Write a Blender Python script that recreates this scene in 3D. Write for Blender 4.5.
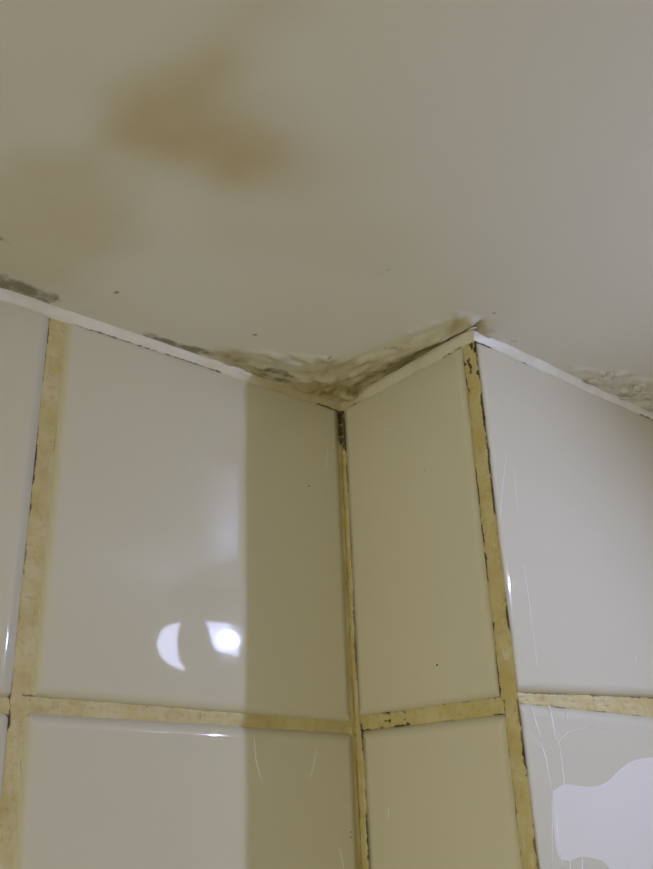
import bpy, bmesh, math, random
import numpy as np
from mathutils import Vector, Matrix

for o in list(bpy.data.objects):
    bpy.data.objects.remove(o)
scene = bpy.context.scene
COL = scene.collection
random.seed(4)

# ------------------------------------------------------------------ camera
IW, IH = 653.0, 869.0
FPX = 915.5
CAM = np.array([-0.370, -0.410, -0.261])
YAW, PITCH, ROLL = (math.radians(a) for a in (41.03, 23.96, -2.37))
fw = np.array([math.sin(YAW)*math.cos(PITCH), math.cos(YAW)*math.cos(PITCH), math.sin(PITCH)])
r0 = np.array([math.cos(YAW), -math.sin(YAW), 0.0])
u0 = np.cross(r0, fw)
rt = math.cos(ROLL)*r0 + math.sin(ROLL)*u0
up = -math.sin(ROLL)*r0 + math.cos(ROLL)*u0
cd = bpy.data.cameras.new('camera')
cam = bpy.data.objects.new('camera', cd)
COL.objects.link(cam)
cam.matrix_world = Matrix(((rt[0], up[0], -fw[0], CAM[0]),
                           (rt[1], up[1], -fw[1], CAM[1]),
                           (rt[2], up[2], -fw[2], CAM[2]),
                           (0, 0, 0, 1)))
cd.sensor_fit = 'VERTICAL'
cd.sensor_height = 24.0
cd.lens = 24.0*FPX/IH
cd.clip_start = 0.005
scene.camera = cam

# ------------------------------------------------------------------ world and exposure
world = bpy.data.worlds.new('world')
scene.world = world
world.use_nodes = True
world.node_tree.nodes['Background'].inputs[0].default_value = (0.9, 0.85, 0.7, 1)
world.node_tree.nodes['Background'].inputs[1].default_value = 0.02
vs = scene.view_settings
vs.view_transform = 'Standard'
vs.look = 'None'
vs.gamma = 1.0
vs.use_curve_mapping = False
vs.exposure = 0.0

# light levels of the cool lamp and the added warm fill
COOL_GLASS = ((0.62, 0.66, 1.0), 13.0)      # frosted glass of the small cool lamp
COOL_BULB = ((0.53, 0.60, 1.0), 2650.0)      # its bulb, bare where the glass is open
WARM_FILL = ((1.0, 0.97, 0.74), 37.0)      # the added warm fill lamp, out of view

# ------------------------------------------------------------------ measures
B = 0.1179          # depth of the return (step) of the wall
ZC = 0.0055         # ceiling; tile tops are hidden behind the caulk at z = 0
XL, XR, YB, ZF = -1.7, 1.05, -1.9, -2.25


def at_ceiling(x, y):
    d = fw + rt*(x-IW/2)/FPX - up*(y-IH/2)/FPX
    return (CAM + d*((ZC-CAM[2])/d[2]))[:2]


def at_wall(x, y, wall):
    d = fw + rt*(x-IW/2)/FPX - up*(y-IH/2)/FPX
    k, v = {'A': (1, 0.0), 'B': (0, 0.0), 'C': (1, -B)}[wall]
    p = CAM + d*((v-CAM[k])/d[k])
    return (p[1] if wall == 'B' else p[0]), p[2]


# ------------------------------------------------------------------ numpy noise
def vnoise(x, y, seed=0):
    xi = np.floor(x).astype(np.int64); yi = np.floor(y).astype(np.int64)
    fx = x-xi; fy = y-yi
    fx = fx*fx*(3-2*fx); fy = fy*fy*(3-2*fy)

    def hsh(a, b):
        n = (a*374761393 + b*668265263 + seed*1442695041) & 0xffffffff
        n = ((n ^ (n >> 13))*1274126177) & 0xffffffff
        return ((n ^ (n >> 16)) & 0xffff)/65535.0
    v = (hsh(xi, yi)*(1-fx)+hsh(xi+1, yi)*fx)*(1-fy) + (hsh(xi, yi+1)*(1-fx)+hsh(xi+1, yi+1)*fx)*fy
    return v*2-1


def fbm(x, y, seed=0, octv=4):
    s = 0; a = 1.0; t = 0
    for i in range(octv):
        s = s + a*vnoise(x*2**i+17.3*i, y*2**i-9.1*i, seed+i)
        t += a; a *= 0.5
    return s/t


def sstep(a, b, x):
    t = np.clip((x-a)/(b-a), 0, 1)
    return t*t*(3-2*t)


def seg_dist(x, y, pts):
    """distance to a polyline and the 0..1 place along it"""
    best = np.full(x.shape, 1e9); par = np.zeros(x.shape)
    n = len(pts)-1
    for i in range(n):
        ax, ay = pts[i]; bx, by = pts[i+1]
        dx, dy = bx-ax, by-ay
        t = np.clip(((x-ax)*dx+(y-ay)*dy)/(dx*dx+dy*dy+1e-15), 0, 1)
        d = np.hypot(x-ax-t*dx, y-ay-t*dy)
        m = d < best
        best = np.where(m, d, best); par = np.where(m, (i+t)/n, par)
    return best, par


def poly_sd(x, y, pts):
    """signed distance to a polygon, negative inside"""
    pts = list(pts)
    d, _ = seg_dist(x, y, pts+[pts[0]])
    ins = np.zeros(x.shape, bool)
    j = len(pts)-1
    for i in range(len(pts)):
        xi, yi = pts[i]; xj, yj = pts[j]
        c = ((yi > y) != (yj > y)) & (x < (xj-xi)*(y-yi)/((yj-yi)+1e-15)+xi)
        ins ^= c; j = i
    return np.where(ins, -d, d)


# ------------------------------------------------------------------ materials
def new_mat(name):
    m = bpy.data.materials.new(name)
    m.use_nodes = True
    nt = m.node_tree
    return m, nt, nt.nodes['Principled BSDF']


def node(nt, kind, **kw):
    n = nt.nodes.new(kind)
    for k, v in kw.items():
        setattr(n, k, v)
    return n


def mixcol(nt, fac, a, b):
    n = node(nt, 'ShaderNodeMix', data_type='RGBA')
    for sock, v in ((n.inputs[0], fac), (n.inputs[6], a), (n.inputs[7], b)):
        if isinstance(v, (int, float)):
            sock.default_value = v
        elif isinstance(v, tuple):
            sock.default_value = (*v, 1) if len(v) == 3 else v
        else:
            nt.links.new(v, sock)
    return n.outputs[2]


def math_n(nt, op, a, b=0.0, c=0.0, clamp=False):
    n = node(nt, 'ShaderNodeMath', operation=op, use_clamp=clamp)
    for i, v in enumerate((a, b, c)):
        if isinstance(v, (int, float)):
            n.inputs[i].default_value = v
        else:
            nt.links.new(v, n.inputs[i])
    return n.outputs[0]


def rng(nt, v, a, b, c=0.0, d=1.0):
    n = node(nt, 'ShaderNodeMapRange', interpolation_type='SMOOTHSTEP')
    nt.links.new(v, n.inputs[0])
    for i, q in enumerate((a, b, c, d)):
        n.inputs[i+1].default_value = q
    return n.outputs[0]


def noise(nt, scale, detail=3.0, rough=0.55, vec=None, dist=0.0):
    n = node(nt, 'ShaderNodeTexNoise')
    n.inputs['Scale'].default_value = scale
    n.inputs['Detail'].default_value = detail
    n.inputs['Roughness'].default_value = rough
    n.inputs['Distortion'].default_value = dist
    if vec is None:
        g = node(nt, 'ShaderNodeNewGeometry')
        vec = g.outputs['Position']
    nt.links.new(vec, n.inputs['Vector'])
    return n.outputs['Fac']


def bump(nt, bsdf, h, strength, dist):
    n = node(nt, 'ShaderNodeBump')
    n.inputs['Strength'].default_value = strength
    n.inputs['Distance'].default_value = dist
    nt.links.new(h, n.inputs['Height'])
    nt.links.new(n.outputs[0], bsdf.inputs['Normal'])


def attr(nt, name):
    return node(nt, 'ShaderNodeAttribute', attribute_name=name).outputs['Fac']


# glazed ivory tile
M_TILE, nt, p = new_mat('ivory_glaze')
v = noise(nt, 9, 3)
nt.links.new(mixcol(nt, v, (0.71, 0.675, 0.53), (0.74, 0.705, 0.56)), p.inputs['Base Color'])
p.inputs['Roughness'].default_value = 0.035
p.inputs['IOR'].default_value = 1.52
bump(nt, p, noise(nt, 16, 1), 0.04, 0.002)

# yellowed grout, dirty at its edges (uv.x across, uv.y metres along)
M_GROUT, nt, p = new_mat('yellowed_grout')
edge = attr(nt, 'edge')
dirt = attr(nt, 'dirt')
n1 = noise(nt, 60, 4)
n2 = noise(nt, 260, 4, 0.65)
n3 = noise(nt, 700, 2, 0.6)
c = mixcol(nt, rng(nt, n1, 0.3, 0.7), (0.61, 0.50, 0.205), (0.70, 0.615, 0.345))
c = mixcol(nt, rng(nt, n2, 0.48, 0.75, 0, 0.6), c, (0.50, 0.37, 0.16))
n0 = noise(nt, 26, 3, 0.6)
c = mixcol(nt, rng(nt, n0, 0.52, 0.70, 0, 0.5), c, (0.56, 0.39, 0.14))
e = math_n(nt, 'ADD', edge, math_n(nt, 'MULTIPLY', math_n(nt, 'SUBTRACT', n2, 0.5), 1.2))
c = mixcol(nt, rng(nt, e, 0.62, 0.95, 0, 0.85), c, (0.13, 0.085, 0.03))
k = math_n(nt, 'ADD', dirt, math_n(nt, 'MULTIPLY', math_n(nt, 'SUBTRACT', n2, 0.5), 1.3))
c = mixcol(nt, rng(nt, k, 0.58, 0.85, 0, 0.92), c, (0.05, 0.035, 0.012))
sp = rng(nt, n3, 0.70, 0.76, 0, 0.7)
c = mixcol(nt, sp, c, (0.10, 0.07, 0.03))
nt.links.new(c, p.inputs['Base Color'])
p.inputs['Roughness'].default_value = 0.55
bump(nt, p, n3, 0.5, 0.0006)

# silicone / decorator's caulk
M_CAULK, nt, p = new_mat('white_caulk')
n1 = noise(nt, 45, 4)
n2 = noise(nt, 230, 4, 0.65)
c = mixcol(nt, rng(nt, n1, 0.35, 0.7), (0.90, 0.885, 0.81), (0.82, 0.79, 0.68))
c = mixcol(nt, rng(nt, attr(nt, 'yellowing'), 0.0, 1.0, 0, 0.85), c, (0.54, 0.45, 0.24))
k = math_n(nt, 'ADD', attr(nt, 'dirt'), math_n(nt, 'MULTIPLY', math_n(nt, 'SUBTRACT', n2, 0.5), 1.1))
c = mixcol(nt, rng(nt, k, 0.55, 0.85, 0, 0.9), c, (0.09, 0.07, 0.035))
nt.links.new(c, p.inputs['Base Color'])
p.inputs['Roughness'].default_value = 0.38
bump(nt, p, n2, 0.25, 0.0006)

# painted ceiling with water stains, mould, and painted shade and highlights of the relief
M_CEIL, nt, p = new_mat('stained_ceiling_paint')
n1 = noise(nt, 7, 3)
n2 = noise(nt, 280, 5, 0.65)
n3 = noise(nt, 40, 4)
c = mixcol(nt, n1, (0.81, 0.795, 0.74), (0.84, 0.82, 0.765))
br = attr(nt, 'brown')
c = mixcol(nt, math_n(nt, 'MULTIPLY', br, math_n(nt, 'MULTIPLY_ADD', n3, 0.5, 0.75), clamp=True), c, (0.53, 0.37, 0.06))
c = mixcol(nt, math_n(nt, 'MULTIPLY', attr(nt, 'damp_shade'), 0.95), c, (0.48, 0.40, 0.205))
c = mixcol(nt, math_n(nt, 'MULTIPLY', attr(nt, 'pale_highlight'), 0.5), c, (0.86, 0.83, 0.70))
k = math_n(nt, 'ADD', attr(nt, 'mould'), math_n(nt, 'MULTIPLY', math_n(nt, 'SUBTRACT', n2, 0.5), 1.0))
c = mixcol(nt, rng(nt, k, 0.40, 1.05, 0, 0.80), c, (0.15, 0.12, 0.05))
nt.links.new(c, p.inputs['Base Color'])
p.inputs['Roughness'].default_value = 0.42
bump(nt, p, n2, 0.12, 0.0005)


def plain(name, col, rough=0.5, metal=0.0, var=0.06, scale=30):
    m, nt, p = new_mat(name)
    a = tuple(min(1, q*(1+var)) for q in col)
    b_ = tuple(q*(1-var) for q in col)
    nt.links.new(mixcol(nt, noise(nt, scale, 3), a, b_), p.inputs['Base Color'])
    p.inputs['Roughness'].default_value = rough
    p.inputs['Metallic'].default_value = metal
    return m


M_PLASTER = plain('wall_plaster', (0.62, 0.56, 0.42), 0.8)
M_PAINT = plain('painted_room_wall', (0.74, 0.70, 0.60), 0.6, scale=5)
M_FLOOR = plain('bathroom_floor', (0.66, 0.62, 0.54), 0.35, scale=8)
M_FILM_SHINE = plain('pale_film_shine', (0.88, 0.855, 0.785), 0.05, var=0.02)  # bright reflection in the film painted as a paler colour
M_DRIP = plain('streak_glint', (0.95, 0.94, 0.90), 0.12, var=0.03, scale=300)  # white of the water runs' highlights put into the colour
M_METAL = plain('lamp_enamel', (0.40, 0.38, 0.34), 0.4)
M_BRASS = plain('lamp_ring_metal', (0.6, 0.58, 0.52), 0.3, 1.0)
M_PAINTCHIP = plain('lifted_paint', (0.76, 0.73, 0.62), 0.45, var=0.1, scale=200)


def emitter(name, col, strength):
    m, nt, p = new_mat(name)
    p.inputs['Base Color'].default_value = (*[0.8*q for q in col], 1)
    p.inputs['Emission Color'].default_value = (*col, 1)
    p.inputs['Emission Strength'].default_value = strength
    p.inputs['Roughness'].default_value = 0.3
    return m


# ------------------------------------------------------------------ object helpers
def link(name, me, mat=None, parent=None):
    o = bpy.data.objects.new(name, me)
    COL.objects.link(o)
    if mat is not None:
        me.materials.append(mat)
    if parent is not None:
        o.parent = parent
    return o


def tag(o, label=None, cat=None, group=None, kind=None):
    if label: o['label'] = label
    if cat: o['category'] = cat
    if group: o['group'] = group
    if kind: o['kind'] = kind
    return o


def mesh_py(name, V, F, smooth=True):
    me = bpy.data.meshes.new(name)
    me.from_pydata([tuple(map(float, v)) for v in V], [], F)
    if smooth:
        me.polygons.foreach_set('use_smooth', [True]*len(me.polygons))
    me.update()
    return me


def box_mesh(name, lo, hi):
    x0, y0, z0 = lo; x1, y1, z1 = hi
    V = [(x0, y0, z0), (x1, y0, z0), (x1, y1, z0), (x0, y1, z0), (x0, y0, z1), (x1, y0, z1), (x1, y1, z1), (x0, y1, z1)]
    F = [(3, 2, 1, 0), (4, 5, 6, 7), (0, 1, 5, 4), (1, 2, 6, 5), (2, 3, 7, 6), (3, 0, 4, 7)]
    return mesh_py(name, V, F, False)


def grid_mesh(name, P):
    """P: (n, m, 3) array of points"""
    n, m = P.shape[:2]
    i = np.arange(n*m).reshape(n, m)
    F = np.stack([i[:-1, :-1], i[1:, :-1], i[1:, 1:], i[:-1, 1:]], -1).reshape(-1, 4)
    me = bpy.data.meshes.new(name)
    me.vertices.add(n*m)
    me.vertices.foreach_set('co', P.reshape(-1).astype(np.float32))
    me.loops.add(F.size)
    me.loops.foreach_set('vertex_index', F.reshape(-1).astype(np.int32))
    me.polygons.add(len(F))
    me.polygons.foreach_set('loop_start', np.arange(0, F.size, 4, dtype=np.int32))
    me.polygons.foreach_set('loop_total', np.full(len(F), 4, dtype=np.int32))
    me.polygons.foreach_set('use_smooth', np.ones(len(F), bool))
    me.update(calc_edges=True)
    me.validate()
    return me


def set_attr(me, name, arr):
    a = me.attributes.new(name, 'FLOAT', 'POINT')
    a.data.foreach_set('value', np.asarray(arr, np.float32).reshape(-1))


# ================================================================== ceiling
dx = 0.0012
xs = np.concatenate([np.linspace(XL, -0.36, 14)[:-1], np.arange(-0.36, 0.235, dx), np.linspace(0.24, XR+0.02, 10)])
ys = np.concatenate([np.linspace(YB, -0.34, 14)[:-1], np.arange(-0.34, 0.0065, dx), np.array([0.012, 0.05])])
X, Y = np.meshgrid(xs, ys, indexing='ij')

ceil_poly = lambda pts: [tuple(at_ceiling(*q)) for q in pts]
wx = 0.006*fbm(X*45, Y*45, 3); wy = 0.006*fbm(X*45, Y*45, 8)
Xw, Yw = X+wx, Y+wy
# distance from the walls (path A wall -> inner corner -> return -> outer corner -> C wall)
dW, _ = seg_dist(X, Y, [(XL, 0), (0, 0), (0, -B), (XR, -B)])
dAw = np.where(X < 0, -Y, 1.0)                       # from the left wall
dBw = np.where((X < 0), -X, 1.0)                     # from the return
dBw = np.where(Y > -B-0.012, dBw, np.hypot(X, Y+B+0.012)+0.0)

# -- old filler round the inner corner and along the return: layered, smeared
ridge = ceil_poly([(205, 350), (255, 352), (300, 357), (345, 361), (385, 353), (420, 338), (452, 320), (478, 317), (487, 324), (490, 334)])
fill_poly = ridge + [(0.02, -B+0.004), (0.01, -B+0.01), (0.01, 0.01), (-0.07, 0.01)]
sdF = poly_sd(Xw, Yw, fill_poly)
inF = sstep(0.0045, -0.0035, sdF)
edge_f = np.exp(-(sdF/0.0030)**2)
# parameter along each wall direction makes the strokes run parallel to the return
str1 = fbm(X*170, Y*38, 21, 4)
str2 = fbm(X*60, Y*150, 31, 4)
near_b = sstep(0.0, 0.03, dAw-dBw+0.012)
strokes = np.where(near_b > 0.5, str1, str2)*np.abs(near_b-0.5)*2 + (1-np.abs(near_b-0.5)*2)*fbm(X*90, Y*90, 12, 4)
crumb = fbm(X*330, Y*330, 40, 3)
lay = strokes*2.2 + fbm(X*35, Y*35, 5, 3)*1.2
terr = np.floor(lay*1.6) + sstep(0.55, 0.95, lay*1.6-np.floor(lay*1.6))
h = np.zeros_like(X)
h += inF*(0.0012 + 0.00080*terr + 0.0004*crumb)
h += edge_f*inF*0.0010*(0.5+strokes)
# groove that runs along the return between caulk and ridge
gro = ceil_poly([(322, 391), (345, 389), (372, 382), (410, 362), (445, 342), (472, 331)])
dG, tG = seg_dist(Xw*0.5+X*0.5, Yw*0.5+Y*0.5, gro)
h -= 0.0024*np.exp(-(dG/0.0055)**2)
rid2 = ceil_poly([(300, 378), (330, 376), (362, 369), (400, 350), (432, 336), (470, 323)])
dR, tR = seg_dist(Xw*0.6+X*0.4, Yw*0.6+Y*0.4, rid2)
h += 0.0020*np.exp(-(dR/0.0042)**2)*(0.75+0.7*strokes)
rid3 = ceil_poly([(405, 333), (430, 322), (452, 316), (470, 318)])
dR3, _ = seg_dist(Xw, Yw, rid3)
h += 0.0013*np.exp(-(dR3/0.003)**2)*(0.8+0.6*crumb)
# a lifted crust right above the inner corner
crust = ceil_poly([(313, 396), (322, 391), (335, 392), (350, 396), (358, 390)])
dC, _ = seg_dist(Xw, Yw, crust)
h += 0.0022*np.exp(-(dC/0.0030)**2)*(0.7+0.6*crumb)
# -- lifting paint by the right wall
peel = ceil_poly([(556, 362), (590, 368), (622, 370), (653, 380), (690, 395), (700, 440), (653, 416), (600, 390)])
sdP = poly_sd(Xw, Yw, peel)
inP = sstep(0.003, -0.004, sdP)
pl = fbm(X*120, Y*150, 55, 4)*2.4
pt = np.floor(pl)+sstep(0.6, 0.95, pl-np.floor(pl))
h += inP*(0.0008+0.0012*pt+0.0006*crumb) + np.exp(-(sdP/0.002)**2)*0.0006*inP
# gentle unevenness of the plaster
h += 0.0006*fbm(X*9, Y*9, 70, 2)*sstep(0.4, 0.2, np.hypot(X+0.05, Y+0.15))
fine = sstep(0.0, 0.01, np.minimum.reduce([X+0.36, 0.233-X, Y+0.34]))
h *= fine
h = np.clip(h, -0.003, 0.0045)
# tuck the ceiling up over the walls
Z = ZC - h
behind = ((X < 0.0) & (Y > 0.0015)) | ((X >= 0.0) & (Y > -B+0.0015))
Z = np.where(behind, np.maximum(Z, ZC), Z)

# -- stains
s1 = poly_sd(X+0.011*fbm(X*28, Y*28, 91, 3), Y+0.011*fbm(X*28, Y*28, 92, 3),
             ceil_poly([(104, 132), (112, 98), (150, 78), (196, 66), (212, 48), (232, 52), (226, 84), (232, 118), (262, 138), (268, 158), (250, 176), (226, 172), (204, 158), (160, 150), (128, 146)]))
s1b = poly_sd(X+0.012*fbm(X*20, Y*20, 93, 3), Y+0.012*fbm(X*20, Y*20, 94, 3),
              ceil_poly([(80, 150), (90, 80), (150, 50), (210, 10), (260, -30), (320, -40), (300, 10), (260, 45), (250, 90), (300, 130), (315, 160), (290, 182), (230, 186), (190, 170), (130, 158)]))
s2 = poly_sd(X+0.010*fbm(X*24, Y*24, 95, 3), Y+0.010*fbm(X*24, Y*24, 96, 3),
             ceil_poly([(-60, 160), (20, 148), (95, 152), (128, 172), (138, 205), (136, 240), (118, 268), (80, 300), (0, 290), (-80, 260)]))
brown = (0.27*sstep(0.012, -0.016, s1) + 0.25*sstep(0.018, -0.022, s1b) + 0.37*sstep(0.006, -0.020, s2)*(0.75+0.35*fbm(X*30, Y*30, 99, 3))
         + 0.04*np.exp(-(s2/0.006)**2))
brown += 0.08*sstep(0.25, 0.6, fbm(X*7, Y*7, 101, 3))
damp_shade = np.clip(0.85*inF*(0.65+0.5*fbm(X*50, Y*50, 61, 3)) + 0.55*np.exp(-(np.maximum(dG, 0)/0.012)**2) + 0.12*sstep(0.05, 0.0, np.minimum(dAw, 1)) + 0.25*inP*(fbm(X*90, Y*90, 62, 3)+0.5), 0, 1)  # damp tan of the filler, plus the groove's shade put into the colour
mould = np.zeros_like(X)


def mould_line(pts, w, a, seed):
    global mould
    d, t = seg_dist(Xw*0.5+X*0.5, Yw*0.5+Y*0.5, ceil_poly(pts))
    ends = np.minimum(1, np.minimum(t, 1-t)*6+0.25)
    mould = np.maximum(mould, a*ends*np.exp(-(d/w)**2)*(0.9+0.5*fbm(X*140, Y*140, seed, 3)))


mould_line([(-30, 268), (0, 279), (25, 289), (45, 297), (64, 304)], 0.0075, 1.15, 1)
mould_line([(-10, 282), (15, 290), (35, 297)], 0.0040, 0.95, 24)
mould_line([(138, 330), (160, 339), (185, 348), (215, 354)], 0.0050, 1.25, 2)
mould_line([(70, 306), (100, 316), (138, 332)], 0.0025, 0.55, 25)
mould_line([(216, 352), (240, 361), (270, 373), (300, 386)], 0.0040, 0.85, 3)
mould_line([(262, 366), (280, 370), (297, 375)], 0.0040, 1.05, 4)
mould_line([(250, 370), (262, 374), (278, 381)], 0.0032, 0.95, 5)
mould_line([(314, 394), (335, 390), (352, 393), (362, 384)], 0.0042, 1.1, 6)
mould_line([(362, 380), (400, 363), (430, 347), (466, 330)], 0.0060, 0.95, 7)  # along the groove: its shade painted in with the mould
mould_line([(420, 350), (436, 343), (452, 335)], 0.0045, 1.05, 26)
mould_line([(370, 372), (395, 361), (416, 351)], 0.0028, 0.95, 8)
mould_line([(382, 349), (392, 348), (406, 346)], 0.0022, 0.9, 9)
mould_line([(288, 360), (320, 362), (346, 364)], 0.0030, 0.55, 27)
mould_line([(252, 334), (258, 335)], 0.0022, 0.95, 10)
mould_line([(329, 357), (334, 358)], 0.0032, 0.85, 11)
mould_line([(494, 312), (496, 313)], 0.0016, 1.0, 12)
mould_line([(504, 311), (506, 311)], 0.0016, 1.0, 13)
mould_line([(372, 272), (384, 268), (398, 266)], 0.0020, 0.62, 14)
mould_line([(112, 292), (118, 293)], 0.0020, 0.85, 15)
mould_line([(-10, 235), (4, 240), (10, 246)], 0.0026, 0.72, 16)
mould_line([(560, 366), (600, 383), (640, 397), (670, 410)], 0.0022, 0.62, 17)
mould_line([(476, 324), (500, 335), (530, 348)], 0.0026, 0.55, 18)
pale_highlight = np.clip(0.9*np.exp(-(dR/0.0032)**2)*sstep(-0.1, 0.5, strokes) + 0.8*np.exp(-(dC/0.0018)**2)*sstep(-0.2, 0.4, crumb)
               + 0.7*inP*sstep(0.35, 0.75, fbm(X*130, Y*130, 77, 3)*1.5) + 0.6*np.exp(-(dR3/0.002)**2)*sstep(-0.1, 0.4, crumb)
               + 0.35*inF*sstep(0.3, 0.8, strokes*1.6), 0, 1)  # pale flakes, plus highlights of crests and crumbs put into the colour
P = np.stack([X, Y, Z], -1)
me = grid_mesh('ceiling', P[:, ::-1])
for nm, a_ in (('brown', np.clip(brown, 0, 1)), ('damp_shade', damp_shade), ('mould', mould), ('pale_highlight', pale_highlight)):
    set_attr(me, nm, a_[:, ::-1])
ceiling = tag(link('ceiling', me, M_CEIL), 'painted ceiling with brown water stains and flaking mouldy filler at the corner', 'ceiling', kind='structure')

# ================================================================== walls (beds behind the tiles)
T0 = 0.0060         # depth of the bed behind the tile face
wall_left = tag(link('wall_left', box_mesh('wall_left', (XL, T0, ZF), (T0, 0.10, ZC)), M_PLASTER),
                'left wall of large ivory glazed tiles with yellowed grout', 'wall', kind='structure')
wall_middle = tag(link('wall_middle', box_mesh('wall_middle', (T0, -B+T0, ZF), (0.10, 0.10, ZC)), M_PLASTER),
                  'narrow return wall of cut ivory tiles between inner and outer corner', 'wall', kind='structure')
wall_right = tag(link('wall_right', box_mesh('wall_right', (0.10, -B+T0, ZF), (XR, 0.10, ZC)), M_PLASTER),
                 'right wall of ivory tiles with water runs and bluish shine', 'wall', kind='structure')

BASIS = {   # wall: origin, along, outward normal
    'A': (Vector((0, 0, 0)), Vector((1, 0, 0)), Vector((0, -1, 0))),
    'B': (Vector((0, 0, 0)), Vector((0, 1, 0)), Vector((-1, 0, 0))),
    'C': (Vector((0, -B, 0)), Vector((1, 0, 0)), Vector((0, -1, 0))),
}
WALL = {'A': wall_left, 'B': wall_middle, 'C': wall_right}


def on_wall(w, s, z, d=0.0):
    o, a, n = BASIS[w]
    return o + a*s + Vector((0, 0, z)) + n*d


def tile_mesh(w, quad, R=0.0060, depth=0.0058, cr=0.0030):
    """rounded slab from four (s, z) corners: left-bottom, right-bottom, right-top, left-top"""
    q = [Vector(c) for c in quad]
    _, al, nrm = BASIS[w]

    def outline(ins):
        pts = []; nr = []
        r = max(cr-ins, 0.0002)
        for i in range(4):
            p0, p1, p2 = q[i-1], q[i], q[(i+1) % 4]
            e1 = (p0-p1).normalized(); e2 = (p2-p1).normalized()
            ang = e1.angle(e2)
            bis = (e1+e2).normalized()
            cc = p1 + bis*(max(cr, ins+0.0002)/math.sin(ang/2))
            n1 = Vector((e1.y, -e1.x)); n1 = n1 if n1.dot(bis) < 0 else -n1
            n2 = Vector((e2.y, -e2.x)); n2 = n2 if n2.dot(bis) < 0 else -n2
            for k in range(5):
                d = n1.lerp(n2, k/4).normalized()
                pts.append(cc+d*r); nr.append(d)
        return pts, nr
    V = []; N = []; F = []
    rings = [(0.0, -depth, 0.0)]
    K = 9
    for k in range(K+1):
        a = math.pi/2*k/K
        rings.append((R*(1-math.cos(a)), -0.0015*(1-math.sin(a)), a))
    rings.append((0.014, 0.0, math.pi/2))
    for ins, d, a in rings:
        pts, nr = outline(ins)
        for p_, n_ in zip(pts, nr):
            V.append(on_wall(w, p_.x, p_.y, d))
            nn = (al*n_.x + Vector((0, 0, n_.y)))*math.cos(a) + nrm*math.sin(a)
            N.append(nn.normalized())
    m = 20
    flip = (al.cross(Vector((0, 0, 1)))).dot(nrm) < 0
    for r in range(len(rings)-1):
        for i in range(m):
            j = (i+1) % m
            f = (r*m+i, r*m+j, (r+1)*m+j, (r+1)*m+i)
            F.append(f if not flip else f[::-1])
    top = tuple(range((len(rings)-1)*m, len(rings)*m))
    F.append(top if not flip else top[::-1])
    me = mesh_py('tile', V, F)
    me.normals_split_custom_set_from_vertices([tuple(n) for n in N])
    return me


tiles = {}


def add_tile(w, key, quad):
    o = link('tile', tile_mesh(w, quad), M_TILE, WALL[w])
    tiles[(w,)+key] = o
    return o


TOP = 0.004
ROWS = [(-0.1973, TOP), (-0.3985, -0.2040), (-0.6000, -0.4050), (-0.8010, -0.6060)]
# left wall, columns away from the inner corner
add_tile('A', (0, 0), [(-0.1962, -0.1962), (-0.0018, -0.1986), (-0.0010, TOP), (-0.1950, TOP)])
add_tile('A', (1, 0), [(-0.1950, -0.3985), (-0.0008, -0.4000), (-0.0014, -0.2045), (-0.1982, -0.2030)])
add_tile('A', (0, 1), [(-0.3980, -0.1972), (-0.2052, -0.1972), (-0.2045, TOP), (-0.3980, TOP)])
add_tile('A', (1, 1), [(-0.3980, -0.3985), (-0.2030, -0.3985), (-0.2053, -0.2037), (-0.3980, -0.2040)])
for r, (z0, z1) in enumerate(ROWS):
    for c_ in range(4):
        if ('A', r, c_) not in tiles:
            x1 = -0.0020 if c_ == 0 else -0.2035-0.2015*(c_-1)
            x0 = -0.1970-0.2015*c_
            add_tile('A', (r, c_), [(x0, z0), (x1, z0), (x1, z1), (x0, z1)])
# the return: one cut tile wide
add_tile('B', (0, 0), [(-0.1080, -0.1985), (-0.0009, -0.1958), (-0.0014, TOP), (-0.1086, TOP)])
add_tile('B', (1, 0), [(-0.1094, -0.3985), (-0.0030, -0.3990), (-0.0034, -0.2033), (-0.1100, -0.2064)])
for r in (2, 3):
    z0, z1 = ROWS[r]
    add_tile('B', (r, 0), [(-0.1090, z0), (-0.0030, z0), (-0.0030, z1), (-0.1090, z1)])
# right wall
add_tile('C', (0, 0), [(0.0002, -0.1977), (0.1950, -0.1900), (0.1950, TOP), (0.0008, TOP)])
add_tile('C', (1, 0), [(-0.0002, -0.3985), (0.1950, -0.3985), (0.1950, -0.2038), (0.0003, -0.2023)])
for r, (z0, z1) in enumerate(ROWS):
    for c_ in range(4):
        if ('C', r, c_) not in tiles:
            x0 = 0.0002 + 0.2015*c_
            add_tile('C', (r, c_), [(x0, z0), (x0+0.195, z0), (x0+0.195, z1), (x0, z1)])


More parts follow.
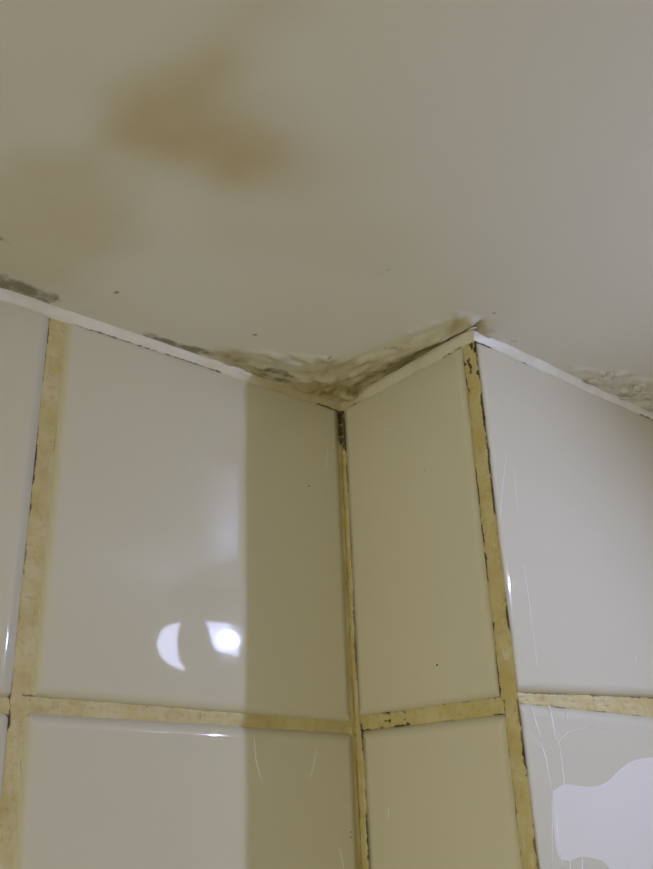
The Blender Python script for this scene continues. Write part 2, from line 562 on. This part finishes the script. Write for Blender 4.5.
# ------------------------------------------------------------------ grout joints
def grout(w, p0, p1, w0, w1, d0=-0.0012, crown=0.0, seed=0, dirt=None, wobble=0.0004, name='grout_joint'):
    """strip from p0 to p1 (s, z) of half widths w0, w1, uneven in depth"""
    p0 = Vector(p0); p1 = Vector(p1)
    L = (p1-p0).length
    n = max(24, int(L/0.0012)); m = 15
    t = np.linspace(0, 1, n); u = np.linspace(-1, 1, m)
    Tt, U = np.meshgrid(t, u, indexing='ij')
    dr = (p1-p0)/L; pe = Vector((-dr.y, dr.x))
    hw = w0+(w1-w0)*Tt
    S = Tt*L
    off = wobble*fbm(S*40+seed*7.7, S*0+seed, 3+seed, 3)
    s = p0.x+dr.x*S+pe.x*(U*hw+off)
    z = p0.y+dr.y*S+pe.y*(U*hw+off)
    d = d0 + crown*(1-U*U) - 0.0005*U**6 + 0.00035*fbm(S*150+seed*3.1, U*2.2+seed, 11+seed, 4)
    pits = fbm(S*320+seed, U*3.0, 23+seed, 2)
    d = d - 0.0007*sstep(0.42, 0.7, pits)
    o, al, nr = BASIS[w]
    Pp = np.stack([o[i] + al[i]*s + nr[i]*d + (z if i == 2 else 0) for i in range(3)], -1)
    if (dr.x*al+Vector((0, 0, dr.y))).cross(pe.x*al+Vector((0, 0, pe.y))).dot(nr) < 0:
        me = grid_mesh(name, Pp[::-1])
        rev = True
    else:
        me = grid_mesh(name, Pp); rev = False
    edge = sstep(0.50, 0.95, np.abs(U))*(0.78+0.75*fbm(S*60+seed*1.9, U*0.7+seed, 31+seed, 3))
    D = np.zeros_like(U) if dirt is None else dirt(S, U, seed)
    D = np.clip(D, 0, 1)
    for nm, a_ in (('edge', edge), ('dirt', D)):
        set_attr(me, nm, a_[::-1] if rev else a_)
    return link(name, me, M_GROUT, WALL[w])


def dirt_low(S, U, sd):         # dark crack creeping along one side
    return 0.85*sstep(0.40, 0.90, -U)*sstep(-0.15, 0.35, fbm(S*35+sd, U*0+sd, sd+50, 3))


def dirt_high(S, U, sd):
    return 0.85*sstep(0.40, 0.90, U)*sstep(-0.15, 0.35, fbm(S*35+sd, U*0+sd, sd+50, 3))


def dirt_both(S, U, sd):
    return np.maximum(dirt_low(S, U, sd), dirt_high(S, U, sd+9)) + 0.30*sstep(0.1, 0.5, fbm(S*60, U*1.5, sd+60, 3))


def dirt_inner(S, U, sd):       # inner corner: black at the top, brown flecks below
    return (0.85*sstep(0.050, 0.022, S+0.01*fbm(S*80, U, sd, 2)) + 0.50*sstep(-0.1, 0.45, fbm(S*50, U*1.1, sd+3, 3)))


def dirt_outer(S, U, sd):       # outer corner: mould spots near the top, crack on the right
    spots = sstep(0.0, 0.30, fbm(S*210, U*2.4+3, sd+5, 3))
    return (1.0*spots*sstep(0.050, 0.020, S) + 0.90*sstep(0.62, 0.95, U)*sstep(-0.35, 0.2, fbm(S*60, U*0, sd+6, 3))
            + 0.85*sstep(0.50, 0.9, -U)*sstep(0.05, 0.35, fbm(S*110, U*0+4, sd+7, 3)) + 0.10)


def dirt_return(S, U, sd):
    return 0.80*sstep(0.02, 0.5, fbm(S*150, U*0.9, sd+2, 3))*sstep(0.085, 0.02, S) + dirt_both(S, U, sd)*0.9


# left wall: upright joints, then the level ones between them
grout('A', (-0.1998, TOP), (-0.2003, -0.200), 0.0056, 0.0060, seed=1, dirt=dirt_low, d0=-0.0010)
grout('A', (-0.2005, -0.200), (-0.1990, -0.400), 0.0052, 0.0052, seed=2, dirt=dirt_both, d0=-0.0010)
for c_ in (1, 2):
    xg = -0.2003-0.2015*c_
    grout('A', (xg, TOP), (xg, -0.80), 0.0046, 0.0046, seed=3+c_, dirt=dirt_both)
grout('A', (-0.2003, -0.400), (-0.2003, -0.80), 0.0046, 0.0046, seed=7, dirt=dirt_both)
grout('A', (-0.2000, -0.1996), (0.0, -0.2015), 0.0048, 0.0044, seed=8, dirt=dirt_low, d0=-0.0010)
for c_ in (1, 2, 3):
    grout('A', (-0.2000-0.2015*c_, -0.2006), (-0.1995-0.2015*(c_-1), -0.2006), 0.0046, 0.0046, seed=9+c_, dirt=dirt_both)
for r in (1, 2):
    for c_ in range(4):
        zg = -0.2007-0.2013*r-0.0002
        grout('A', (-0.2000-0.2015*c_, zg), (0.0 if c_ == 0 else -0.1995-0.2015*(c_-1), zg), 0.0044, 0.0044, seed=14+r*4+c_, dirt=dirt_both)
# inner corner: a fillet standing slightly proud on both walls
grout('B', (-0.0014, TOP), (-0.0010, -0.200), 0.0021, 0.0019, seed=30, dirt=dirt_inner, d0=0.0002, crown=0.0004, wobble=0.0005)
grout('B', (-0.0020, -0.200), (-0.0018, -0.80), 0.0030, 0.0030, seed=31, dirt=dirt_both, d0=0.0002, crown=0.0003)
grout('A', (-0.0014, TOP), (-0.0018, -0.80), 0.0022, 0.0024, seed=32, dirt=dirt_inner, d0=-0.0008, crown=0.0002)
# the return
grout('B', (0.0, -0.1994), (-0.1095, -0.2026), 0.0050, 0.0050, seed=33, dirt=dirt_return, d0=-0.0008)
for r in (1, 2):
    zg = -0.2009-0.2013*r
    grout('B', (0.0, zg), (-0.110, zg), 0.0044, 0.0044, seed=34+r, dirt=dirt_both)
# outer corner, a wide strip on the return beside the edge of the right wall's tiles
grout('B', (-0.1134, TOP), (-0.1130, -0.200), 0.0050, 0.0055, seed=40, dirt=lambda S, U, sd: dirt_outer(S, -U, sd), d0=-0.0003, crown=0.0003)
grout('B', (-0.1138, -0.200), (-0.1138, -0.80), 0.0048, 0.0048, seed=41, dirt=lambda S, U, sd: dirt_both(S, -U, sd), d0=-0.0003, crown=0.0003)
# right wall
grout('C', (0.0, -0.2000), (0.2000, -0.1970), 0.0030, 0.0085, seed=42, dirt=dirt_high, d0=-0.0009)
for c_ in (1, 2, 3):
    grout('C', (0.2015*c_, -0.2006), (0.2015*(c_+1), -0.2006), 0.0046, 0.0046, seed=42+c_, dirt=dirt_both)
for c_ in (1, 2, 3):
    grout('C', (0.2015*c_-0.003, TOP), (0.2015*c_-0.003, -0.80), 0.0046, 0.0046, seed=46+c_, dirt=dirt_both)
for r in (1, 2):
    for c_ in range(4):
        zg = -0.2009-0.2013*r
        grout('C', (0.2015*c_, zg), (0.2015*(c_+1), zg), 0.0044, 0.0044, seed=50+r*4+c_, dirt=dirt_both)


# ------------------------------------------------------------------ caulk beads under the ceiling
def caulk(name, path_fn, L, seed, width, yellow, dirt, label):
    """bead between tile face and ceiling. path_fn(s) -> (origin xy, outward xy mitred)"""
    n = int(L/0.0012); m = 12
    s = np.linspace(0, L, n)
    a = np.linspace(0, 1, m)
    Sg, Ag = np.meshgrid(s, a, indexing='ij')
    wv = width(Sg)*(1+0.38*fbm(Sg*38+seed, Sg*0, seed, 3))
    lo = -0.0004+0.0008*fbm(Sg*55+seed*2.0, Sg*0+1, seed+3, 4)      # lower lip on the tile
    # from the tile face (a=0) bulging out to the ceiling (a=1)
    out = wv*(0.10 + 0.90*np.sin(Ag*math.pi/2)**1.15) + 0.0003*np.sin(Ag*math.pi)
    zz = lo + (ZC+0.0004-lo)*(Ag**0.95)
    out = out + 0.0004*fbm(Sg*170, Ag*3+seed, seed+8, 3)*np.sin(Ag*math.pi)
    out[:, 0] = -0.0012
    ox, oy, nx, ny = path_fn(Sg, out)
    Pp = np.stack([ox+nx*out, oy+ny*out, zz], -1)
    me = grid_mesh(name, Pp)
    set_attr(me, 'yellowing', yellow(Sg))
    set_attr(me, 'dirt', np.clip(dirt(Sg, Ag), 0, 1))
    return tag(link(name, me, M_CAULK), label, 'caulk', kind='structure')


LA = 0.80
caulk('trim_1', lambda S, o: (-LA+S*(LA-o)/LA, 0*S, 0*S, -1+0*S), LA, 3,
      lambda S: 0.0026+0.0012*sstep(0.2, 0.1, LA-S)-0.0008*sstep(0.07, 0.03, LA-S),
      lambda S: sstep(0.095, 0.04, LA-S)*0.9+0.16,
      lambda S, A_: 0.80*sstep(0.26, 0.05, A_)*sstep(-0.3, 0.3, fbm(S*40, A_*0, 71, 3)) + 0.62*sstep(0.70, 1.0, A_)*sstep(-0.1, 0.3, fbm(S*30, A_, 72, 3))
      + 0.70*sstep(0.06, 0.0, LA-S)*np.abs(fbm(S*160, A_*3, 73, 3)),
      'white caulk bead along the ceiling above the left wall tiles')
caulk('trim_2', lambda S, o: (0*S, -o - S*((B+0.0*o)/B) + (S/B)*(0), -1+0*S, 0*S), B, 9,
      lambda S: 0.0036+0*S,
      lambda S: 0.42+0.5*sstep(0.04, 0.0, S)-0.15*sstep(0.08, 0.11, S),
      lambda S, A_: 0.75*sstep(0.26, 0.05, A_)*sstep(-0.2, 0.3, fbm(S*50, A_*0, 81, 3)) + 0.5*sstep(0.65, 1.0, A_)*sstep(-0.2, 0.3, fbm(S*50, A_, 82, 3)),
      'cream caulk bead along the ceiling above the narrow return')
LC = 0.80
caulk('trim_3', lambda S, o: (-o+S*(LC+o)/LC, -B+0*S, 0*S, -1+0*S), LC, 15,
      lambda S: 0.0024+0*S,
      lambda S: 0.0*S+0.05,
      lambda S, A_: 0.90*sstep(0.30, 0.05, A_)*sstep(-0.25, 0.2, fbm(S*33, A_*0, 91, 3)) + 0.25*sstep(0.8, 1.0, A_)*sstep(0.1, 0.4, fbm(S*30, A_, 92, 3)),
      'clean white caulk bead along the ceiling above the right wall')


# ------------------------------------------------------------------ flakes of lifted paint on the ceiling
def flake(px, size, ang, lift, seed):
    cx, cy = at_ceiling(*px)
    rnd = random.Random(seed)
    k = 9
    V = []; F = []
    for ring, rr in ((0, 0.45), (1, 1.0)):
        for i in range(k):
            t = 2*math.pi*i/k
            r = size*rr*(0.7+0.5*rnd.random())
            x = math.cos(t)*r; y = math.sin(t)*r*0.55
            zz = -(0.0012 - 0.0006*rr + 0.55*lift*max(0, math.cos(t))*rr + 0.0005*rnd.random())
            ca, sa = math.cos(ang), math.sin(ang)
            V.append((cx+x*ca-y*sa, cy+x*sa+y*ca, ZC-0.0010+zz))
    n0 = len(V)
    V.append((cx, cy, ZC-0.0022))
    for i in range(k):
        j = (i+1) % k
        F.append((n0, i, j)); F.append((i, k+i, k+j, j))
    base = len(V)
    V += [(x, y, z+0.0005) for x, y, z in V[:n0+1]]
    F += [tuple(base+q for q in f[::-1]) for f in F]
    for i in range(k):
        j = (i+1) % k
        F.append((k+i, base+k+i, base+k+j, k+j))
    return link('paint_flake', mesh_py('paint_flake', V, F), M_PAINTCHIP, ceiling)


for q in [((472, 326), 0.003, 2.2, 0.0012, 2),
          ((601, 371), 0.0040, 0.3, 0.0015, 4), ((592, 379), 0.0050, -0.4, 0.0012, 5), ((611, 372), 0.0030, 0.9, 0.0012, 6),
          ((637, 386), 0.0050, 0.2, 0.0016, 7), ((643, 391), 0.0036, 1.8, 0.0014, 8), ((625, 396), 0.0044, 2.6, 0.0010, 9)]:
    flake(*q)


# ------------------------------------------------------------------ water runs, streaks and film on tiles, highlights in their colour
def streak(w, key, pts, wd, seed=0, name='streak_glint'):
    p = [at_wall(*q, w) for q in pts]
    o, al, nr = BASIS[w]
    n = 8*(len(p)-1)+1
    V = []; F = []
    k = 6
    for i in range(n):
        t = i/(n-1)*(len(p)-1); a = min(int(t), len(p)-2); f = t-a
        s = p[a][0]*(1-f)+p[a+1][0]*f; z = p[a][1]*(1-f)+p[a+1][1]*f
        r = wd*(0.35+0.65*math.sin(math.pi*min(1, max(0, i/(n-1)*0.96+0.02))))*(0.8+0.4*random.random())
        for j in range(k):
            th = 2*math.pi*j/k
            V.append(on_wall(w, s+math.cos(th)*r, z, 0.00005+math.sin(th)*r*0.2))
    for i in range(n-1):
        for j in range(k):
            F.append((i*k+j, i*k+(j+1) % k, (i+1)*k+(j+1) % k, (i+1)*k+j))
    F.append(tuple(range(k))[::-1]); F.append(tuple(range((n-1)*k, n*k)))
    return link(name, mesh_py(name, V, F), M_DRIP, tiles[(w,)+key])


for pts, wd in [([(507, 452), (502, 490), (500, 520)], .0004), ([(524, 565), (529, 600), (534, 640), (538, 672)], .0004),
                ([(637, 655), (635, 664)], .0004), ([(514, 470), (518, 520)], .0003)]:
    streak('C', (0, 0), pts, wd)
for pts, wd in [([(531, 707), (535, 720), (541, 738)], .0009), ([(549, 706), (552, 718), (556, 742)], .0008), ([(566, 710), (568, 722)], .0006),
                ([(530, 732), (540, 748), (555, 752)], .0006), ([(541, 742), (546, 760), (552, 792)], .0007),
                ([(559, 742), (564, 780), (564, 790)], .0006), ([(556, 795), (557, 830), (563, 869)], .0009),
                ([(552, 800), (552, 869)], .0005), ([(566, 830), (570, 862), (571, 890)], .0006), ([(582, 850), (583, 890)], .0006),
                ([(556, 745), (568, 732), (588, 727), (620, 731), (653, 728), (680, 729)], .0006)]:
    streak('C', (1, 0), pts, wd)
for pts, wd in [([(254, 735), (256, 760), (263, 785)], .0005), ([(317, 748), (314, 764), (310, 778)], .0004), ([(340, 848), (344, 869)], .0004)]:
    streak('A', (1, 0), pts, wd)
for pts, wd in [([(262, 436), (268, 440), (276, 440)], .0006), ([(328, 448), (326, 470)], .0003), ([(318, 590), (321, 588)], .0004)]:
    streak('A', (0, 0), pts, wd)
streak('A', (0, 1), [(12, 316), (24, 322), (36, 325)], .0004)
for pts, wd in [([(389, 806), (388, 820)], .0004)]:
    streak('B', (1, 0), pts, wd)
streak('B', (0, 0), [(384, 428), (390, 431)], .0004)


def speck(w, key, px, r):
    s, z = at_wall(*px, w)
    V = [on_wall(w, s, z, r*0.5)]; k = 7
    for q, d in ((0.7, 0.35), (1.0, 0.0)):
        V += [on_wall(w, s+math.cos(6.283*i/k)*r*q, z+math.sin(6.283*i/k)*r*q*0.8, r*d) for i in range(k)]
    F = [(0, 1+i, 1+(i+1) % k) for i in range(k)] + [(1+i, 1+k+i, 1+k+(i+1) % k, 1+(i+1) % k) for i in range(k)]
    link('dirt_speck', mesh_py('dirt_speck', V, F), M_SPECK, tiles[(w,)+key])


M_SPECK = plain('dark_dirt', (0.10, 0.08, 0.05), 0.7)
for w, key, px, r in [('A', (0, 0), (309, 486), .0007), ('B', (0, 0), (437, 665), .0007), ('B', (0, 0), (425, 470), .0004),
                      ('A', (1, 0), (351, 832), .0005), ('A', (1, 0), (351, 837), .0005)]:
    speck(w, key, px, r)

# water film on the lower right tile, its bright reflection put into the colour
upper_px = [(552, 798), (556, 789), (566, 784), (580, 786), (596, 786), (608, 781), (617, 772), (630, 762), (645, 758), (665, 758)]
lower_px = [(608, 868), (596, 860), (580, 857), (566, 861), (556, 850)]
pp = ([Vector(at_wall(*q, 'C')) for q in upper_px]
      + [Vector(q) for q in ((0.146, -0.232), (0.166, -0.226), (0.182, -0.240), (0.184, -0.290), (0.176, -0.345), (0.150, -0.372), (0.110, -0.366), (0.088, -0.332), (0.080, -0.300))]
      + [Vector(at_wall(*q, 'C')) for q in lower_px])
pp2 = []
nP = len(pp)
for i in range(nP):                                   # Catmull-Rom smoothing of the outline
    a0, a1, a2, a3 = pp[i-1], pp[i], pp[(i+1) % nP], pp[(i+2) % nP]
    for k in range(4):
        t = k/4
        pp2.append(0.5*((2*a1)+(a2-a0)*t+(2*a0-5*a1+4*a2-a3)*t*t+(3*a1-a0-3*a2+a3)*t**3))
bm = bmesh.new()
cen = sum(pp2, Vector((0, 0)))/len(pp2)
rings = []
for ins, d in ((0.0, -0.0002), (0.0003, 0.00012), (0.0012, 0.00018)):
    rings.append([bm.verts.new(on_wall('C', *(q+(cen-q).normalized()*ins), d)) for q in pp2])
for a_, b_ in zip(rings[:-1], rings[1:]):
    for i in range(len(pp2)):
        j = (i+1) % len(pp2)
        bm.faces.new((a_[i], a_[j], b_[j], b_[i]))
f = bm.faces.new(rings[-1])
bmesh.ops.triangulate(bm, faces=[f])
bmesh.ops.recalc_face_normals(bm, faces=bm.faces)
me = bpy.data.meshes.new('water_film_shine'); bm.to_mesh(me); bm.free()
link('water_film_shine', me, M_FILM_SHINE, tiles[('C', 1, 0)])

# ================================================================== rest of the room, behind the camera
tag(link('wall_back', box_mesh('wall_back', (XL, YB-0.1, ZF), (XR, YB, ZC)), M_PAINT), 'plain cream painted wall behind the camera', 'wall', kind='structure')
tag(link('wall_far_left', box_mesh('wall_far_left', (XL-0.1, YB, ZF), (XL, 0.1, ZC)), M_PAINT), 'plain cream painted side wall left of the tiles', 'wall', kind='structure')
tag(link('wall_far_right', box_mesh('wall_far_right', (XR, YB, ZF), (XR+0.1, 0.1, ZC)), M_PAINT), 'plain cream painted side wall right of the tiles', 'wall', kind='structure')
tag(link('floor', box_mesh('floor', (XL, YB, ZF-0.05), (XR, 0.1, ZF)), M_FLOOR), 'dull beige bathroom floor far below the tiled corner', 'floor', kind='structure')


def lathe(name, prof, mat, parent, seg=40, loc=(0, 0, 0)):
    V = []; F = []
    for r, z in prof:
        V += [(r*math.cos(2*math.pi*i/seg), r*math.sin(2*math.pi*i/seg), z) for i in range(seg)]
    for k in range(len(prof)-1):
        for i in range(seg):
            j = (i+1) % seg
            F.append((k*seg+i, k*seg+j, (k+1)*seg+j, (k+1)*seg+i))
    F.append(tuple(range(seg))[::-1]); F.append(tuple(range((len(prof)-1)*seg, len(prof)*seg)))
    me = mesh_py(name, V, F)
    bm = bmesh.new(); bm.from_mesh(me); bmesh.ops.recalc_face_normals(bm, faces=bm.faces); bm.to_mesh(me); bm.free()
    o = link(name, me, mat, parent)
    o.location = loc
    return o


def empty(name, loc):
    o = bpy.data.objects.new(name, None)
    COL.objects.link(o); o.location = loc
    o.empty_display_size = 0.05
    return o


# small cool lamp that is mirrored in the left wall
LX, LY = 0.200, -0.478
GR = 0.049; GH = 0.0325; GZ = -0.0545
lamp = tag(empty('ceiling_lamp', (LX, LY, ZC)), 'small round cool-white ceiling lamp mirrored as bright spots in the left tile', 'lamp')
lathe('base', [(0.030, 0.0), (0.032, -0.003), (0.031, -0.008), (0.022, -0.011), (0.014, -0.013)], M_METAL, lamp)
lathe('stem', [(0.010, -0.012), (0.010, -0.020), (0.013, -0.0245)], M_METAL, lamp, seg=24)
prof = []
for i in range(19):
    a = math.radians(14)+(math.pi-math.radians(15))*i/18
    prof.append((GR*math.sin(a), GZ+GH*math.cos(a)))
lathe('glass_globe', prof, emitter('cool_frosted_glass', *COOL_GLASS), lamp)
prof = []
for i in range(11):
    a = math.radians(12)+math.radians(52)*i/10
    prof.append((1.03*GR*math.sin(a), GZ+1.03*GH*math.cos(a)))
for i in range(10, -1, -1):
    a = math.radians(12)+math.radians(52)*i/10
    prof.append((1.005*GR*math.sin(a), GZ+1.005*GH*math.cos(a)))
lathe('cap', prof, M_METAL, lamp)
# towards the mirror tile
tow = Vector((-0.107-LX, 0-LY, 0)).normalized()
side = Vector((tow.y, -tow.x, 0))          # to the left in the mirror image
upv = Vector((0, 0, 1))


def shell(name, ring_fn, mat, n=28, m=10, thick=0.0015):
    V = []; F = []
    for lay in (0, 1):
        for i in range(m):
            for j in range(n):
                V.append(ring_fn(i/(m-1), 2*math.pi*j/n, lay*thick))
    for lay in (0, 1):
        b0 = lay*m*n
        for i in range(m-1):
            for j in range(n):
                f = (b0+i*n+j, b0+i*n+(j+1) % n, b0+(i+1)*n+(j+1) % n, b0+(i+1)*n+j)
                F.append(f if lay else f[::-1])
    for j in range(n):
        F.append(((m-1)*n+j, (m-1)*n+(j+1) % n, m*n+(m-1)*n+(j+1) % n, m*n+(m-1)*n+j))
    me = mesh_py(name, V, F)
    bm = bmesh.new(); bm.from_mesh(me)
    bmesh.ops.remove_doubles(bm, verts=bm.verts, dist=1e-6)
    bmesh.ops.recalc_face_normals(bm, faces=bm.faces); bm.to_mesh(me); bm.free()
    return link(name, me, mat, lamp)


OCCLUDER = [(192, 614), (203, 618), (208, 630), (212, 644), (218, 651), (242, 654), (246, 668), (240, 684), (215, 690), (195, 684),
          (186, 666), (180, 656), (178, 640), (179, 627), (184, 618)]      # bell outline, in 1.16 mm steps about (200, 642)


def occluder_pt(r, t, th):
    # bell plate added for an unidentified dark shape mirrored in front of the globe
    k = t/(2*math.pi)*len(OCCLUDER)
    a, f_ = int(k) % len(OCCLUDER), k-int(k)
    p, q = OCCLUDER[a], OCCLUDER[(a+1) % len(OCCLUDER)]
    c0 = (196, 648)
    ex = ((p[0]*(1-f_)+q[0]*f_-c0[0])*r + c0[0]-200)*0.00116
    ez = -((p[1]*(1-f_)+q[1]*f_-c0[1])*r + c0[1]-642)*0.00116
    rad = GR+0.004+th
    d = math.sqrt(max(0.0, rad*rad-min(ex*ex+0.3*ez*ez, rad*rad*0.8)))+0.002
    return tow*d + side*ex + upv*(GZ+ez-0.010)


shell('occluder', occluder_pt, M_METAL, n=60)
# the bulb: a small domed LED lens looking out of the globe and down
bp = tow*(GR*0.90) + side*0.0325 + upv*(GZ-0.004)
aim = Vector((-1.0, 0.05, -0.88)).normalized()
eul = (-aim).to_track_quat('Z', 'Y').to_euler()
baffle = lathe('bulb_baffle', [(0.0060, 0.012), (0.0092, 0.010), (0.0094, -0.0012), (0.0082, -0.0012), (0.0080, 0.0)], M_METAL, lamp, seg=28, loc=bp)  # added round the bulb to block its sideways light
baffle.rotation_euler = eul
bulb = lathe('bulb', [(0.0079, 0.0), (0.0078, -0.0006), (0.006, -0.0010), (0.003, -0.0012), (0.0005, -0.0012)],
             emitter('cool_led', *COOL_BULB), lamp, seg=28, loc=bp)
bulb.rotation_euler = eul

# unseen warm fill lamp, added on the left wall to give the yellow light
fill_lamp = tag(empty('warm_fill_lamp', (XL, -0.80, -0.85)), 'added warm fill lamp, unseen, on the painted wall far left', 'lamp')
fill_lamp.rotation_euler = (0, math.radians(-90), 0)
lathe('base', [(0.15, 0.0), (0.155, -0.006), (0.155, -0.022), (0.145, -0.028)], M_BRASS, fill_lamp)
lathe('diffuser', [(0.142, -0.026), (0.140, -0.040), (0.125, -0.060), (0.09, -0.074), (0.05, -0.080), (0.01, -0.082)], emitter('warm_fill_glow', *WARM_FILL), fill_lamp)
